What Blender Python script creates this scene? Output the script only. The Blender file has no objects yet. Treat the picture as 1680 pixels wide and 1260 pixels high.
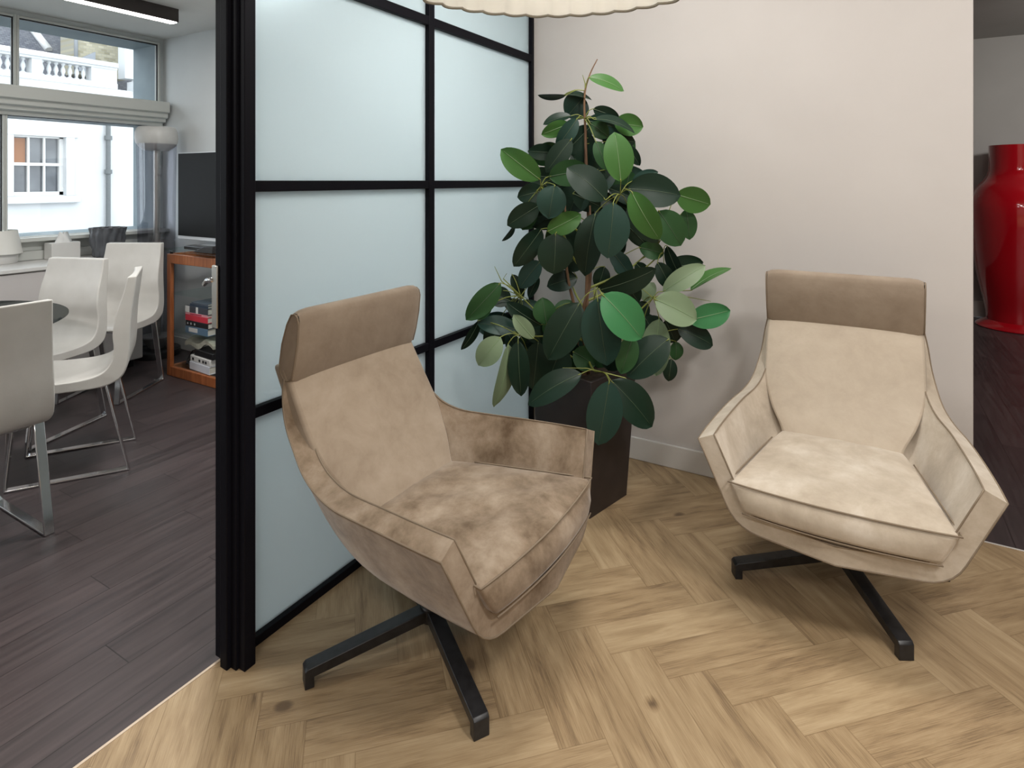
import bpy, bmesh, math, random
from mathutils import Vector, Matrix
random.seed(7)
C = bpy.context.scene.collection
SC = bpy.context.scene

# ------------------------------------------------------------ camera, world, lights, exposure
F_PX, HOR, CAMH = 985.0, 296.3, 1.45
AZ = math.atan(577/985)            # camera turned left of the +Y wall direction
SA, CA = math.sin(AZ), math.cos(AZ)
cam_d = bpy.data.cameras.new('camera')
cam = bpy.data.objects.new('camera', cam_d); C.objects.link(cam)
cam.location = (0, 0, CAMH); cam.rotation_euler = (math.pi/2, 0, AZ)
cam_d.sensor_fit = 'HORIZONTAL'; cam_d.sensor_width = 36; cam_d.lens = 36*F_PX/1680
cam_d.shift_y = (HOR-630)/1680; cam_d.clip_start = 0.05; cam_d.clip_end = 200
SC.camera = cam

world = bpy.data.worlds.new('sky'); SC.world = world
world.use_nodes = True
wn = world.node_tree.nodes['Background']
wn.inputs[0].default_value = (0.84, 0.93, 1.0, 1)
wn.inputs[1].default_value = 2.6

SC.view_settings.view_transform = 'Standard'
SC.view_settings.look = 'None'
SC.view_settings.gamma = 1
SC.view_settings.use_curve_mapping = False
SC.view_settings.exposure = 0.42

def area_light(name, loc, size, power, col=(1, .97, .935), rot=(0, 0, 0), shape='DISK', sy=None, spread=math.pi):
    d = bpy.data.lights.new(name, 'AREA'); d.shape = shape; d.size = size
    if sy: d.size_y = sy
    d.energy = power; d.color = col; d.spread = spread
    o = bpy.data.objects.new(name, d); C.objects.link(o); o.location = loc; o.rotation_euler = rot
    return o
# recessed ceiling lamps of the lounge (ceiling 2.92 m)
for i, (x, y, p) in enumerate([(-0.7, 2.0, 18), (0.5, 2.2, 6), (1.0, 0.9, 34), (1.9, 1.9, 12), (-0.1, -0.9, 16), (1.6, -1.2, 28)]):
    area_light('ceiling_lamp', (x, y, 2.90), 0.5, p)
area_light('back_room_lamp', (2.4, 5.4, 2.6), 0.4, 24, rot=(math.radians(62), 0, 0))
for x, y in ((-2.7, 2.0), (-3.4, -.6)):  # unseen fill lights, added to brighten the meeting room and frosted panes
    area_light('meeting_room_fill', (x, y, 2.66), 0.5, 30, (1, .985, .96))

# ------------------------------------------------------------ helpers
def W(u, v, x=None, y=None, z=None, D=None):
    """point on a plane of the room as seen from the tripod"""
    a = (u-840)/F_PX; b = (HOR-v)/F_PX
    dx = a*CA-SA; dy = a*SA+CA
    if x is not None: t = x/dx
    elif y is not None: t = y/dy
    elif z is not None: t = (z-CAMH)/b
    else: t = D
    return Vector((dx*t, dy*t, CAMH+b*t))

def lerp(a, b, t): return a+(b-a)*t
def link(o, parent=None):
    C.objects.link(o)
    if parent: o.parent = parent
    return o

class MB:
    def __init__(s): s.bm = bmesh.new()
    def box(s, lo, hi, M=None, mi=0):
        vs = [s.bm.verts.new(Vector((x, y, z))) for x in (lo[0], hi[0]) for y in (lo[1], hi[1]) for z in (lo[2], hi[2])]
        if M: 
            for v in vs: v.co = M @ v.co
        for f in ((0,1,3,2),(4,6,7,5),(0,4,5,1),(2,3,7,6),(0,2,6,4),(1,5,7,3)):
            fc = s.bm.faces.new([vs[i] for i in f]); fc.material_index = mi
        return s
    def grid(s, P, close_u=False, close_v=False, mi=0, smooth=True):
        n, m = len(P), len(P[0])
        V = [[s.bm.verts.new(p) for p in r] for r in P]
        for i in range(n if close_u else n-1):
            for j in range(m if close_v else m-1):
                q = [V[i][j], V[(i+1) % n][j], V[(i+1) % n][(j+1) % m], V[i][(j+1) % m]]
                try:
                    f = s.bm.faces.new(q); f.smooth = smooth; f.material_index = mi
                except ValueError: pass
        return V
    def ngon(s, pts, mi=0, smooth=False):
        f = s.bm.faces.new([s.bm.verts.new(p) for p in pts]); f.material_index = mi; f.smooth = smooth
    def lathe(s, prof, n=40, c=(0,0,0), M=None, wave=None, cap=True, mi=0):
        P = []
        for (r, z) in prof:
            row = []
            for k in range(n):
                a = 2*math.pi*k/n
                rr = r*(1+(wave(a, z) if wave else 0))
                p = Vector((c[0]+rr*math.cos(a), c[1]+rr*math.sin(a), c[2]+z))
                row.append(M @ p if M else p)
            P.append(row)
        V = s.grid(P, close_v=True, mi=mi)
        if cap:
            for idx, r in ((0, prof[0][0]), (-1, prof[-1][0])):
                if r > 1e-4:
                    try:
                        f = s.bm.faces.new(V[idx]); f.material_index = mi
                    except ValueError: pass
        return s
    def tube(s, pts, r, n=8, cap=True, mi=0, closed=False):
        pts = [Vector(p) for p in pts]; P = []; N = len(pts)
        ref = None
        for i, p in enumerate(pts):
            if closed: t = pts[(i+1) % N]-pts[i-1]
            else: t = pts[min(i+1, N-1)]-pts[max(i-1, 0)]
            t.normalize()
            if ref is None:
                ref = t.cross(Vector((0, 0, 1)))
                if ref.length < .1: ref = t.cross(Vector((1, 0, 0)))
            ref = (ref-t*ref.dot(t)).normalized(); b = t.cross(ref)
            rr = r[i] if isinstance(r, (list, tuple)) else r
            P.append([p+(ref*math.cos(2*math.pi*k/n)+b*math.sin(2*math.pi*k/n))*rr for k in range(n)])
        V = s.grid(P, close_u=closed, close_v=True, mi=mi)
        if cap and not closed:
            s.bm.faces.new(V[0][::-1]).material_index = mi; s.bm.faces.new(V[-1]).material_index = mi
        return s
    def prism(s, poly, axis, a, b, mi=0):
        """poly: 2D points; axis the extrusion axis (0,1,2)"""
        def P(q, h):
            o = [0, 0, 0]; k = [i for i in range(3) if i != axis]
            o[k[0]], o[k[1]], o[axis] = q[0], q[1], h
            return Vector(o)
        A = [s.bm.verts.new(P(q, a)) for q in poly]; B = [s.bm.verts.new(P(q, b)) for q in poly]
        n = len(poly)
        for i in range(n): s.bm.faces.new([A[i], A[(i+1) % n], B[(i+1) % n], B[i]]).material_index = mi
        s.bm.faces.new(A[::-1]).material_index = mi; s.bm.faces.new(B).material_index = mi
        return s
    def build(s, name, mat, parent=None, bevel=0, seg=2, subd=0, smooth_angle=None, weld=False, label=None):
        if weld: bmesh.ops.remove_doubles(s.bm, verts=s.bm.verts, dist=1e-5)
        bmesh.ops.recalc_face_normals(s.bm, faces=s.bm.faces)
        me = bpy.data.meshes.new(name); s.bm.to_mesh(me); s.bm.free()
        for m in (mat if isinstance(mat, (list, tuple)) else [mat]): me.materials.append(m)
        o = bpy.data.objects.new(name, me); link(o, parent)
        if bevel:
            b = o.modifiers.new('bevel', 'BEVEL'); b.width = bevel; b.segments = seg; b.limit_method = 'ANGLE'; b.angle_limit = math.radians(35)
            b.harden_normals = False
            for p in me.polygons: p.use_smooth = True
            me.set_sharp_from_angle(angle=math.radians(60)) if hasattr(me, 'set_sharp_from_angle') else None
        if subd:
            b = o.modifiers.new('sub', 'SUBSURF'); b.levels = subd; b.render_levels = subd
            for p in me.polygons: p.use_smooth = True
        if smooth_angle:
            for p in me.polygons: p.use_smooth = True
            if hasattr(me, 'set_sharp_from_angle'): me.set_sharp_from_angle(angle=math.radians(smooth_angle))
        if label: o['label'] = label
        return o

def empty(name, loc=(0, 0, 0), rz=0):
    o = bpy.data.objects.new(name, None); link(o); o.location = loc; o.rotation_euler = (0, 0, rz); o.empty_display_size = .1
    return o
def tag(o, label, cat, group=None):
    o['label'] = label; o['category'] = cat
    if group: o['group'] = group
    return o
def struct(o, label=None):
    o['kind'] = 'structure'
    if label: o['label'] = label
    return o
def catmull(P, n):
    out = []; N = len(P)
    for i in range(N-1):
        p0 = P[i-1] if i > 0 else P[0]*2-P[1]; p1 = P[i]; p2 = P[i+1]; p3 = P[i+2] if i+2 < N else P[-1]*2-P[-2]
        for k in range(n):
            t = k/n
            out.append(0.5*((2*p1)+(p2-p0)*t+(2*p0-5*p1+4*p2-p3)*t*t+(3*p1-p0-3*p2+p3)*t**3))
    out.append(P[-1].copy()); return out
def copy_tree(o, parent=None):
    c = o.copy(); C.objects.link(c); c.parent = parent
    for ch in list(o.children): copy_tree(ch, c)
    return c

# ------------------------------------------------------------ material helpers
class X:
    """tiny expression wrapper for math nodes"""
    def __init__(s, nt, sock): s.nt, s.s = nt, sock
    def op(s, o, *a):
        n = s.nt.nodes.new('ShaderNodeMath'); n.operation = o
        for i, q in enumerate((s,)+a):
            if isinstance(q, X): s.nt.links.new(q.s, n.inputs[i])
            else: n.inputs[i].default_value = q
        return X(s.nt, n.outputs[0])
    def __add__(s, o): return s.op('ADD', o)
    def __sub__(s, o): return s.op('SUBTRACT', o)
    def __mul__(s, o): return s.op('MULTIPLY', o)
    def __truediv__(s, o): return s.op('DIVIDE', o)
    def floor(s): return s.op('FLOOR')
    def frac(s): return s.op('FRACT')
    def lt(s, o): return s.op('LESS_THAN', o)
    def mn(s, o): return s.op('MINIMUM', o)
def mix(a, b, f):      # numbers as X
    return a+(b-a)*f

def newmat(name):
    m = bpy.data.materials.new(name); m.use_nodes = True
    return m, m.node_tree, m.node_tree.nodes['Principled BSDF']
def setp(b, **k):
    names = {'color': 'Base Color', 'rough': 'Roughness', 'metal': 'Metallic', 'spec': 'Specular IOR Level', 'trans': 'Transmission Weight', 'ior': 'IOR',
             'sheen': 'Sheen Weight', 'sheenr': 'Sheen Roughness', 'coat': 'Coat Weight', 'coatr': 'Coat Roughness', 'emit': 'Emission Strength', 'ecol': 'Emission Color', 'sss': 'Subsurface Weight'}
    for a, v in k.items():
        if a in ('color', 'ecol'): v = (*v, 1)
        b.inputs[names[a]].default_value = v
def flat(name, color, rough=.5, **k):
    m, nt, b = newmat(name); setp(b, color=color, rough=rough, **k)
    return m
def mottled(name, c1, c2, scale=6, rough=.6, detail=6, bump=0, bscale=300, dist=0, lo=.35, hi=.65, stretch=None, **k):
    m, nt, b = newmat(name); setp(b, rough=rough, **k)
    tc = nt.nodes.new('ShaderNodeTexCoord'); src = tc.outputs['Object']
    if stretch:
        mp = nt.nodes.new('ShaderNodeMapping'); mp.inputs['Scale'].default_value = stretch; nt.links.new(src, mp.inputs[0]); src = mp.outputs[0]
    n = nt.nodes.new('ShaderNodeTexNoise'); n.inputs['Scale'].default_value = scale; n.inputs['Detail'].default_value = detail; n.inputs['Distortion'].default_value = dist
    nt.links.new(src, n.inputs['Vector'])
    r = nt.nodes.new('ShaderNodeValToRGB'); r.color_ramp.elements[0].position = lo; r.color_ramp.elements[1].position = hi
    r.color_ramp.elements[0].color = (*c1, 1); r.color_ramp.elements[1].color = (*c2, 1)
    nt.links.new(n.outputs[0], r.inputs[0]); nt.links.new(r.outputs[0], b.inputs['Base Color'])
    if bump:
        n2 = nt.nodes.new('ShaderNodeTexNoise'); n2.inputs['Scale'].default_value = bscale; n2.inputs['Detail'].default_value = 3
        nt.links.new(tc.outputs['Object'], n2.inputs['Vector'])
        bp = nt.nodes.new('ShaderNodeBump'); bp.inputs['Strength'].default_value = bump; bp.inputs['Distance'].default_value = .002
        nt.links.new(n2.outputs[0], bp.inputs['Height']); nt.links.new(bp.outputs[0], b.inputs['Normal'])
    return m

def suede(name, c1, c2, c3):
    m, nt, b = newmat(name); setp(b, rough=.85, sheen=.35, sheenr=.4, spec=.2)
    tc = nt.nodes.new('ShaderNodeTexCoord')
    n = nt.nodes.new('ShaderNodeTexNoise'); n.inputs['Scale'].default_value = 6.5; n.inputs['Detail'].default_value = 10; n.inputs['Roughness'].default_value = .66; n.inputs['Distortion'].default_value = .25
    nt.links.new(tc.outputs['Object'], n.inputs['Vector'])
    r = nt.nodes.new('ShaderNodeValToRGB'); e = r.color_ramp.elements
    e[0].position = .34; e[0].color = (*c1, 1); e[1].position = .50; e[1].color = (*c2, 1); q = e.new(.68); q.color = (*c3, 1)
    nt.links.new(n.outputs[0], r.inputs[0]); nt.links.new(r.outputs[0], b.inputs['Base Color'])
    n2 = nt.nodes.new('ShaderNodeTexNoise'); n2.inputs['Scale'].default_value = 22; n2.inputs['Detail'].default_value = 8
    nt.links.new(tc.outputs['Object'], n2.inputs['Vector'])
    bp = nt.nodes.new('ShaderNodeBump'); bp.inputs['Strength'].default_value = .25; bp.inputs['Distance'].default_value = .006
    nt.links.new(n2.outputs[0], bp.inputs['Height']); nt.links.new(bp.outputs[0], b.inputs['Normal'])
    return m

def herringbone():
    m, nt, b = newmat('oak herringbone'); setp(b, rough=.42, spec=.35)
    g = nt.nodes.new('ShaderNodeNewGeometry'); sp = nt.nodes.new('ShaderNodeSeparateXYZ'); nt.links.new(g.outputs['Position'], sp.inputs[0])
    x, y = X(nt, sp.outputs[0]), X(nt, sp.outputs[1]); w = .126; s = .70710678
    p = ((x+y)*s+20*w)/w; q = ((y-x)*s-.063+20*w)/w
    i, j = p.floor(), q.floor()
    k = (i+j)-(19+40)+800; kk = k-(k/8).floor()*8; mm = (k/8).floor()
    isp = kk.lt(3.5)
    # along coordinate inside plank, 0..4
    al_p = p-i+kk; al_q = q-j+(kk-4)
    al = mix(al_q, al_p, isp); ac = mix(p-i, q-j, isp)
    id1 = mix(i, j, isp); id2 = mm+isp*57.3
    cv = nt.nodes.new('ShaderNodeCombineXYZ'); nt.links.new(id1.s, cv.inputs[0]); nt.links.new(id2.s, cv.inputs[1])
    wnz = nt.nodes.new('ShaderNodeTexWhiteNoise'); nt.links.new(cv.outputs[0], wnz.inputs[0])
    rnd = X(nt, wnz.outputs['Value'])
    gv = nt.nodes.new('ShaderNodeCombineXYZ')
    nt.links.new((al*.30+rnd*37).s, gv.inputs[0]); nt.links.new((ac*2.2+rnd*91).s, gv.inputs[1]); nt.links.new((rnd*13).s, gv.inputs[2])
    n1 = nt.nodes.new('ShaderNodeTexNoise'); n1.inputs['Scale'].default_value = 1.6; n1.inputs['Detail'].default_value = 9; n1.inputs['Roughness'].default_value = .6; n1.inputs['Distortion'].default_value = .35
    nt.links.new(gv.outputs[0], n1.inputs['Vector'])
    gv2 = nt.nodes.new('ShaderNodeCombineXYZ')
    nt.links.new((al*.9+rnd*37).s, gv2.inputs[0]); nt.links.new((ac*46+rnd*91).s, gv2.inputs[1])
    n2 = nt.nodes.new('ShaderNodeTexNoise'); n2.inputs['Scale'].default_value = 1.5; n2.inputs['Detail'].default_value = 5
    nt.links.new(gv2.outputs[0], n2.inputs['Vector'])
    fac = X(nt, n1.outputs[0])*.62+X(nt, n2.outputs[0])*.38+(rnd-.5)*.12
    vv = nt.nodes.new('ShaderNodeCombineXYZ'); nt.links.new((al*.45+rnd*37+X(nt, n1.outputs[0])*.12).s, vv.inputs[0]); nt.links.new((ac*.62+rnd*91+X(nt, n1.outputs[0])*.12).s, vv.inputs[1])
    vo = nt.nodes.new('ShaderNodeTexVoronoi'); vo.inputs['Scale'].default_value = 1.0; nt.links.new(vv.outputs[0], vo.inputs['Vector'])
    sc_ = nt.nodes.new('ShaderNodeSeparateColor'); nt.links.new(vo.outputs['Color'], sc_.inputs[0])
    kn = ((X(nt, vo.outputs['Distance'])*-9)+1).op('MAXIMUM', 0)*X(nt, sc_.outputs[0]).op('GREATER_THAN', .45)
    fac = fac-kn*.34
    r = nt.nodes.new('ShaderNodeValToRGB'); e = r.color_ramp.elements
    e[0].position = .28; e[0].color = (.145, .095, .055, 1); e[1].position = .44; e[1].color = (.33, .23, .128, 1)
    q1 = e.new(.58); q1.color = (.43, .315, .185, 1); q2 = e.new(.75); q2.color = (.52, .40, .255, 1)
    nt.links.new(fac.s, r.inputs[0])
    ed = ac.mn((ac*-1)+1).mn(al).mn((al*-1)+4)
    gap = ed.lt(.011)
    mx = nt.nodes.new('ShaderNodeMix'); mx.data_type = 'RGBA'; mx.blend_type = 'MULTIPLY'
    nt.links.new((gap*.34).s, mx.inputs[0]); nt.links.new(r.outputs[0], mx.inputs[6]); mx.inputs[7].default_value = (.35, .28, .2, 1)
    nt.links.new(mx.outputs[2], b.inputs['Base Color'])
    bp = nt.nodes.new('ShaderNodeBump'); bp.inputs['Strength'].default_value = .12; bp.inputs['Distance'].default_value = .002
    nt.links.new((X(nt, n2.outputs[0])-gap*.8).s, bp.inputs['Height']); nt.links.new(bp.outputs[0], b.inputs['Normal'])
    return m

def dark_planks():
    m, nt, b = newmat('dark stained planks'); setp(b, rough=.36, spec=.45)
    g = nt.nodes.new('ShaderNodeNewGeometry'); sp = nt.nodes.new('ShaderNodeSeparateXYZ'); nt.links.new(g.outputs['Position'], sp.inputs[0])
    x, y = X(nt, sp.outputs[0]), X(nt, sp.outputs[1])
    q = (x+20)/.135; j = q.floor()
    o = (j*.37).frac()*1.3
    p = (y+20+o)/1.25; i = p.floor()
    cv = nt.nodes.new('ShaderNodeCombineXYZ'); nt.links.new(i.s, cv.inputs[0]); nt.links.new(j.s, cv.inputs[1])
    wz = nt.nodes.new('ShaderNodeTexWhiteNoise'); nt.links.new(cv.outputs[0], wz.inputs[0]); rnd = X(nt, wz.outputs['Value'])
    gv = nt.nodes.new('ShaderNodeCombineXYZ'); nt.links.new((y*2.2+rnd*30).s, gv.inputs[0]); nt.links.new((x*34+rnd*50).s, gv.inputs[1])
    n1 = nt.nodes.new('ShaderNodeTexNoise'); n1.inputs['Scale'].default_value = 1.2; n1.inputs['Detail'].default_value = 8; n1.inputs['Distortion'].default_value = .6
    nt.links.new(gv.outputs[0], n1.inputs['Vector'])
    fac = X(nt, n1.outputs[0])*.8+rnd*.2
    r = nt.nodes.new('ShaderNodeValToRGB'); e = r.color_ramp.elements
    e[0].position = .3; e[0].color = (.033, .026, .027, 1); e[1].position = .75; e[1].color = (.088, .066, .066, 1)
    nt.links.new(fac.s, r.inputs[0])
    fx, fy = q-j, (p-i)*9.2
    ed = fx.mn((fx*-1)+1).mn(fy).mn((fy*-1)+9.2); gap = ed.lt(.013)
    mx = nt.nodes.new('ShaderNodeMix'); mx.data_type = 'RGBA'; mx.blend_type = 'MULTIPLY'
    nt.links.new((gap*.75).s, mx.inputs[0]); nt.links.new(r.outputs[0], mx.inputs[6]); mx.inputs[7].default_value = (.15, .12, .12, 1)
    nt.links.new(mx.outputs[2], b.inputs['Base Color'])
    nt.links.new((X(nt, n1.outputs[0])*.25+.26).s, b.inputs['Roughness'])
    return m

def window_glass(name, tint=(1, 1, 1), refl=.06):
    m = bpy.data.materials.new(name); m.use_nodes = True; nt = m.node_tree; nt.nodes.clear()
    o = nt.nodes.new('ShaderNodeOutputMaterial'); t = nt.nodes.new('ShaderNodeBsdfTransparent'); t.inputs[0].default_value = (*tint, 1)
    g = nt.nodes.new('ShaderNodeBsdfGlossy'); g.inputs['Roughness'].default_value = .01
    mx = nt.nodes.new('ShaderNodeMixShader'); mx.inputs[0].default_value = refl
    nt.links.new(t.outputs[0], mx.inputs[1]); nt.links.new(g.outputs[0], mx.inputs[2]); nt.links.new(mx.outputs[0], o.inputs[0])
    return m
def frosted():
    m = bpy.data.materials.new('frosted glass'); m.use_nodes = True; nt = m.node_tree; nt.nodes.clear()
    o = nt.nodes.new('ShaderNodeOutputMaterial')
    t = nt.nodes.new('ShaderNodeBsdfTranslucent'); t.inputs[0].default_value = (.775, .86, .885, 1)
    r = nt.nodes.new('ShaderNodeBsdfRefraction'); r.inputs['Roughness'].default_value = .75; r.inputs['IOR'].default_value = 1.15; r.inputs[0].default_value = (.775, .86, .885, 1)
    d = nt.nodes.new('ShaderNodeBsdfDiffuse'); d.inputs[0].default_value = (.66, .70, .70, 1)
    g = nt.nodes.new('ShaderNodeBsdfGlossy'); g.inputs['Roughness'].default_value = .25
    m1 = nt.nodes.new('ShaderNodeMixShader'); m1.inputs[0].default_value = .45
    nt.links.new(t.outputs[0], m1.inputs[1]); nt.links.new(r.outputs[0], m1.inputs[2])
    m2 = nt.nodes.new('ShaderNodeMixShader'); m2.inputs[0].default_value = .2
    nt.links.new(m1.outputs[0], m2.inputs[1]); nt.links.new(d.outputs[0], m2.inputs[2])
    m3 = nt.nodes.new('ShaderNodeMixShader'); m3.inputs[0].default_value = .04
    nt.links.new(m2.outputs[0], m3.inputs[1]); nt.links.new(g.outputs[0], m3.inputs[2])
    nt.links.new(m3.outputs[0], o.inputs[0])
    return m
def emitter(name, col, st):
    m, nt, b = newmat(name); setp(b, color=col, emit=st, ecol=col); return m

def brickmat(name, c1, c2, mortar, scale=6, axis='yz'):
    m, nt, b = newmat(name); setp(b, rough=.9)
    g = nt.nodes.new('ShaderNodeNewGeometry'); sp = nt.nodes.new('ShaderNodeSeparateXYZ'); nt.links.new(g.outputs['Position'], sp.inputs[0])
    cv = nt.nodes.new('ShaderNodeCombineXYZ'); nt.links.new(sp.outputs[1], cv.inputs[0]); nt.links.new(sp.outputs[2], cv.inputs[1])
    br = nt.nodes.new('ShaderNodeTexBrick'); br.inputs['Scale'].default_value = scale; br.inputs['Color1'].default_value = (*c1, 1); br.inputs['Color2'].default_value = (*c2, 1); br.inputs['Mortar'].default_value = (*mortar, 1)
    br.inputs['Mortar Size'].default_value = .02
    nt.links.new(cv.outputs[0], br.inputs['Vector']); nt.links.new(br.outputs[0], b.inputs['Base Color'])
    return m

M = {}
M['suede_shaded'] = suede('taupe suede', (.125, .084, .050), (.245, .182, .125), (.37, .295, .22))  # left chair: same fabric, darker colour carries its nap and weaker light
M['suede_lit'] = suede('lit taupe suede', (.39, .325, .25), (.47, .40, .315), (.58, .515, .43))  # right chair: same fabric, nap and stronger light put into the colour
M['suede_head'] = suede('smooth grey taupe suede', (.245, .19, .14), (.285, .225, .17), (.325, .262, .20))
M['black_steel'] = mottled('black powder coated steel', (.012, .012, .013), (.022, .022, .024), 40, .38, bump=.05)
M['black_frame'] = flat('black frame paint', (.005, .005, .008), .55, spec=.10)
M['oak'] = herringbone(); M['dark'] = dark_planks()
M['wall'] = mottled('cream wall paint', (.535, .503, .478), (.553, .521, .496), 3, .85, bump=.05, bscale=250)
M['wallw'] = mottled('white wall paint', (.62, .64, .64), (.65, .67, .67), 3, .85)
M['ceil'] = mottled('ceiling paint', (.66, .66, .64), (.69, .69, .67), 2, .9)
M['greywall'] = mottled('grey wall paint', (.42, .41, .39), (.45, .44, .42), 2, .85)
M['base'] = flat('white gloss skirting', (.62, .60, .57), .35)
M['frame'] = flat('pale grey window paint', (.56, .57, .54), .4)
M['glass'] = window_glass('clear window glass')
M['tableglass'] = window_glass('smoked table glass', (.35, .38, .38), .12)
M['shelfglass'] = window_glass('green tinted shelf glass', (.92, .97, .965), .08)
M['lampglass'] = window_glass('grey smoked acrylic', (.86, .86, .88), .07)
M['frost'] = frosted()
M['chrome'] = flat('polished chrome', (.72, .72, .73), .12, metal=1)
M['nickel'] = flat('brushed nickel', (.62, .60, .55), .35, metal=1)
M['leather'] = mottled('white leather', (.60, .575, .535), (.65, .625, .585), 8, .42, bump=.08, bscale=180)
M['cherry'] = mottled('cherry wood', (.26, .075, .022), (.40, .13, .045), 4, .35, stretch=(14, 14, 1.5))
M['tvblack'] = flat('matt black screen', (.009, .009, .009), .5, spec=.12)
M['silver'] = flat('silver plastic', (.62, .64, .66), .3)
M['white'] = flat('white lacquer', (.66, .65, .63), .3)
M['sideb'] = flat('pale taupe lacquer', (.58, .55, .54), .4)
M['blackpl'] = flat('black plastic', (.015, .015, .017), .3)
M['red'] = flat('red gloss lacquer', (.42, .002, .009), .12, coat=1, coatr=.03)
M['pot'] = mottled('dark brown planter', (.022, .016, .016), (.030, .022, .021), 12, .42)
M['soil'] = mottled('soil', (.02, .013, .008), (.06, .04, .025), 60, .95)
M['bark'] = mottled('brown bark', (.10, .052, .028), (.23, .13, .07), 30, .8, stretch=(1, 1, .3))
M['petiole'] = flat('yellow green stems', (.22, .25, .05), .5)

# ------------------------------------------------------------ room shell
XG, YW, XD, XWN = -1.63, 3.03, -1.68, -5.36      # glass partition, cream wall, floor change, window wall
YB = 8.03
o = MB().box((XD, -3.2, -.06), (4.2, 3.04, 0)).build('floor', M['oak']); struct(o, 'pale oak herringbone floor of the lounge')
o = MB().box((XWN, -2.6, -.06), (XD, 3.15, -.002)).build('floor', M['dark']); struct(o, 'dark plank floor of the meeting room')
o = MB().box((-1.0, 3.04, -.06), (4.2, YB, -.002)).build('floor', M['dark']); struct(o, 'dark plank floor behind the cream wall')
o = MB().box((XD-.004, -2.6, -.03), (XD+.004, 3.03, .0015)).build('trim_1', flat('pale threshold strip', (.62, .5, .38), .4)); struct(o)
o = MB().box((.38, 3.036, -.03), (4.2, 3.044, .0015)).build('trim_2', M['base']); struct(o)
o = MB().box((XD, -3.2, 2.92), (4.2, 3.15, 3.0)).build('ceiling', M['ceil']); struct(o)
o = MB().box((XWN, -2.6, 2.70), (XD, 3.15, 3.0)).build('ceiling', M['ceil']); struct(o)
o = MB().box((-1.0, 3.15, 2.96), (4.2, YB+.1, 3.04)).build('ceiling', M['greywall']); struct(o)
o = MB().box((XD, YW, 0), (.382, 3.15, 2.92)).build('wall_back', M['wall'], bevel=.003); struct(o, 'cream wall behind the armchairs')
o = MB().box((XWN, YW, 0), (XD, 3.15, 2.70)).build('wall_side', M['wallw']); struct(o)
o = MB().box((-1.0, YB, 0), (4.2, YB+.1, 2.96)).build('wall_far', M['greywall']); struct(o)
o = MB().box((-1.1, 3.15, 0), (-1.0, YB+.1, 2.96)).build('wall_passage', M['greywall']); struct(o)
o = MB().box((4.2, -3.2, 0), (4.3, YB+.1, 3.0)).build('wall_right', M['wall']); struct(o)
o = MB().box((XD, -3.3, 0), (4.3, -3.2, 3.0)).build('wall_front', M['wall']); struct(o)
o = MB().box((XWN, -2.7, 0), (XD, -2.6, 2.92)).build('wall_end', M['wallw']); struct(o)
mb = MB(); mb.box((XD-.06, -3.3, 0), (XD+.04, -.5, 2.92)); mb.box((XD-.06, -.5, 2.3), (XD+.04, 1.11, 2.92)); mb.box((XD-.06, 1.11, 2.86), (XD+.04, 3.03, 2.92))
struct(mb.build('wall_partition', M['wall']))
for nm, lo, hi in (('baseboard_back', (XG+.03, YW-.014, 0), (.386, YW+.001, .115)), ('baseboard_far', (-1, YB-.016, 0), (4.2, YB+.001, .17)), ('baseboard_side', (XWN, YW-.014, 0), (XD-.06, YW+.001, .1))):
    struct(MB().box(lo, hi).build(nm, M['base'], bevel=.004))

# window wall with openings and thick reveals
mb = MB(); mo = MB(); TX = XWN-.40
for (y0, y1, z0, z1) in [(-2.6, 3.15, 0, 1.035), (-2.6, 3.15, 1.935, 2.13), (-2.6, 3.15, 2.645, 3.0), (2.985, 3.15, 1.035, 2.645), (-2.6, -2.2, 1.035, 2.645)]:
    mb.box((XWN-.05, y0, z0), (XWN, y1, z1)); mo.box((TX, y0, z0), (XWN-.05, y1, z1))
struct(mb.build('wall_window', mottled('window wall paint', (.55, .58, .58), (.58, .61, .61), 3, .8)))
struct(mo.build('wall_outside', mottled('shaded outer reveal', (.20, .25, .27), (.24, .29, .31), 5, .8)))  # shade on the outer reveal is put into this blue-grey colour
def window(n, y0, y1, z0, z1, fw=.035):
    e = empty('window_%d' % n, (XWN, (y0+y1)/2, z0)); struct(e)
    f = MB(); x0, x1 = -.03, .03; h = (y1-y0)/2; H = z1-z0
    f.box((x0, -h, 0), (x1, -h+fw, H)); f.box((x0, h-fw, 0), (x1, h, H)); f.box((x0, -h+fw, 0), (x1, h-fw, fw)); f.box((x0, -h+fw, H-fw), (x1, h-fw, H))
    f.build('window_frame', M['frame'], e, bevel=.004)
    MB().box((-.004, -h+fw, fw), (.004, h-fw, H-fw)).build('pane', M['glass'], e)
    for lo, hi in (((.004, -h+fw, H-fw-.010), (.014, h-fw, H-fw)), ((.004, h-fw-.008, fw), (.014, h-fw, H-fw-.010))):
        MB().box(lo, hi).build('gasket', M['blackpl'], e)
k = 1
for y0, y1 in ((1.952, 2.99), (.9, 1.952), (-.15, .9), (-1.2, -.15), (-2.2, -1.2)):
    window(k, y0, y1, 2.115, 2.66, .017); k += 1
for y0, y1 in ((1.885, 2.99), (.4, 1.885), (-1.0, .4), (-2.2, -1.0)):
    window(k, y0, y1, 1.02, 1.945, .015); k += 1
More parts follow.
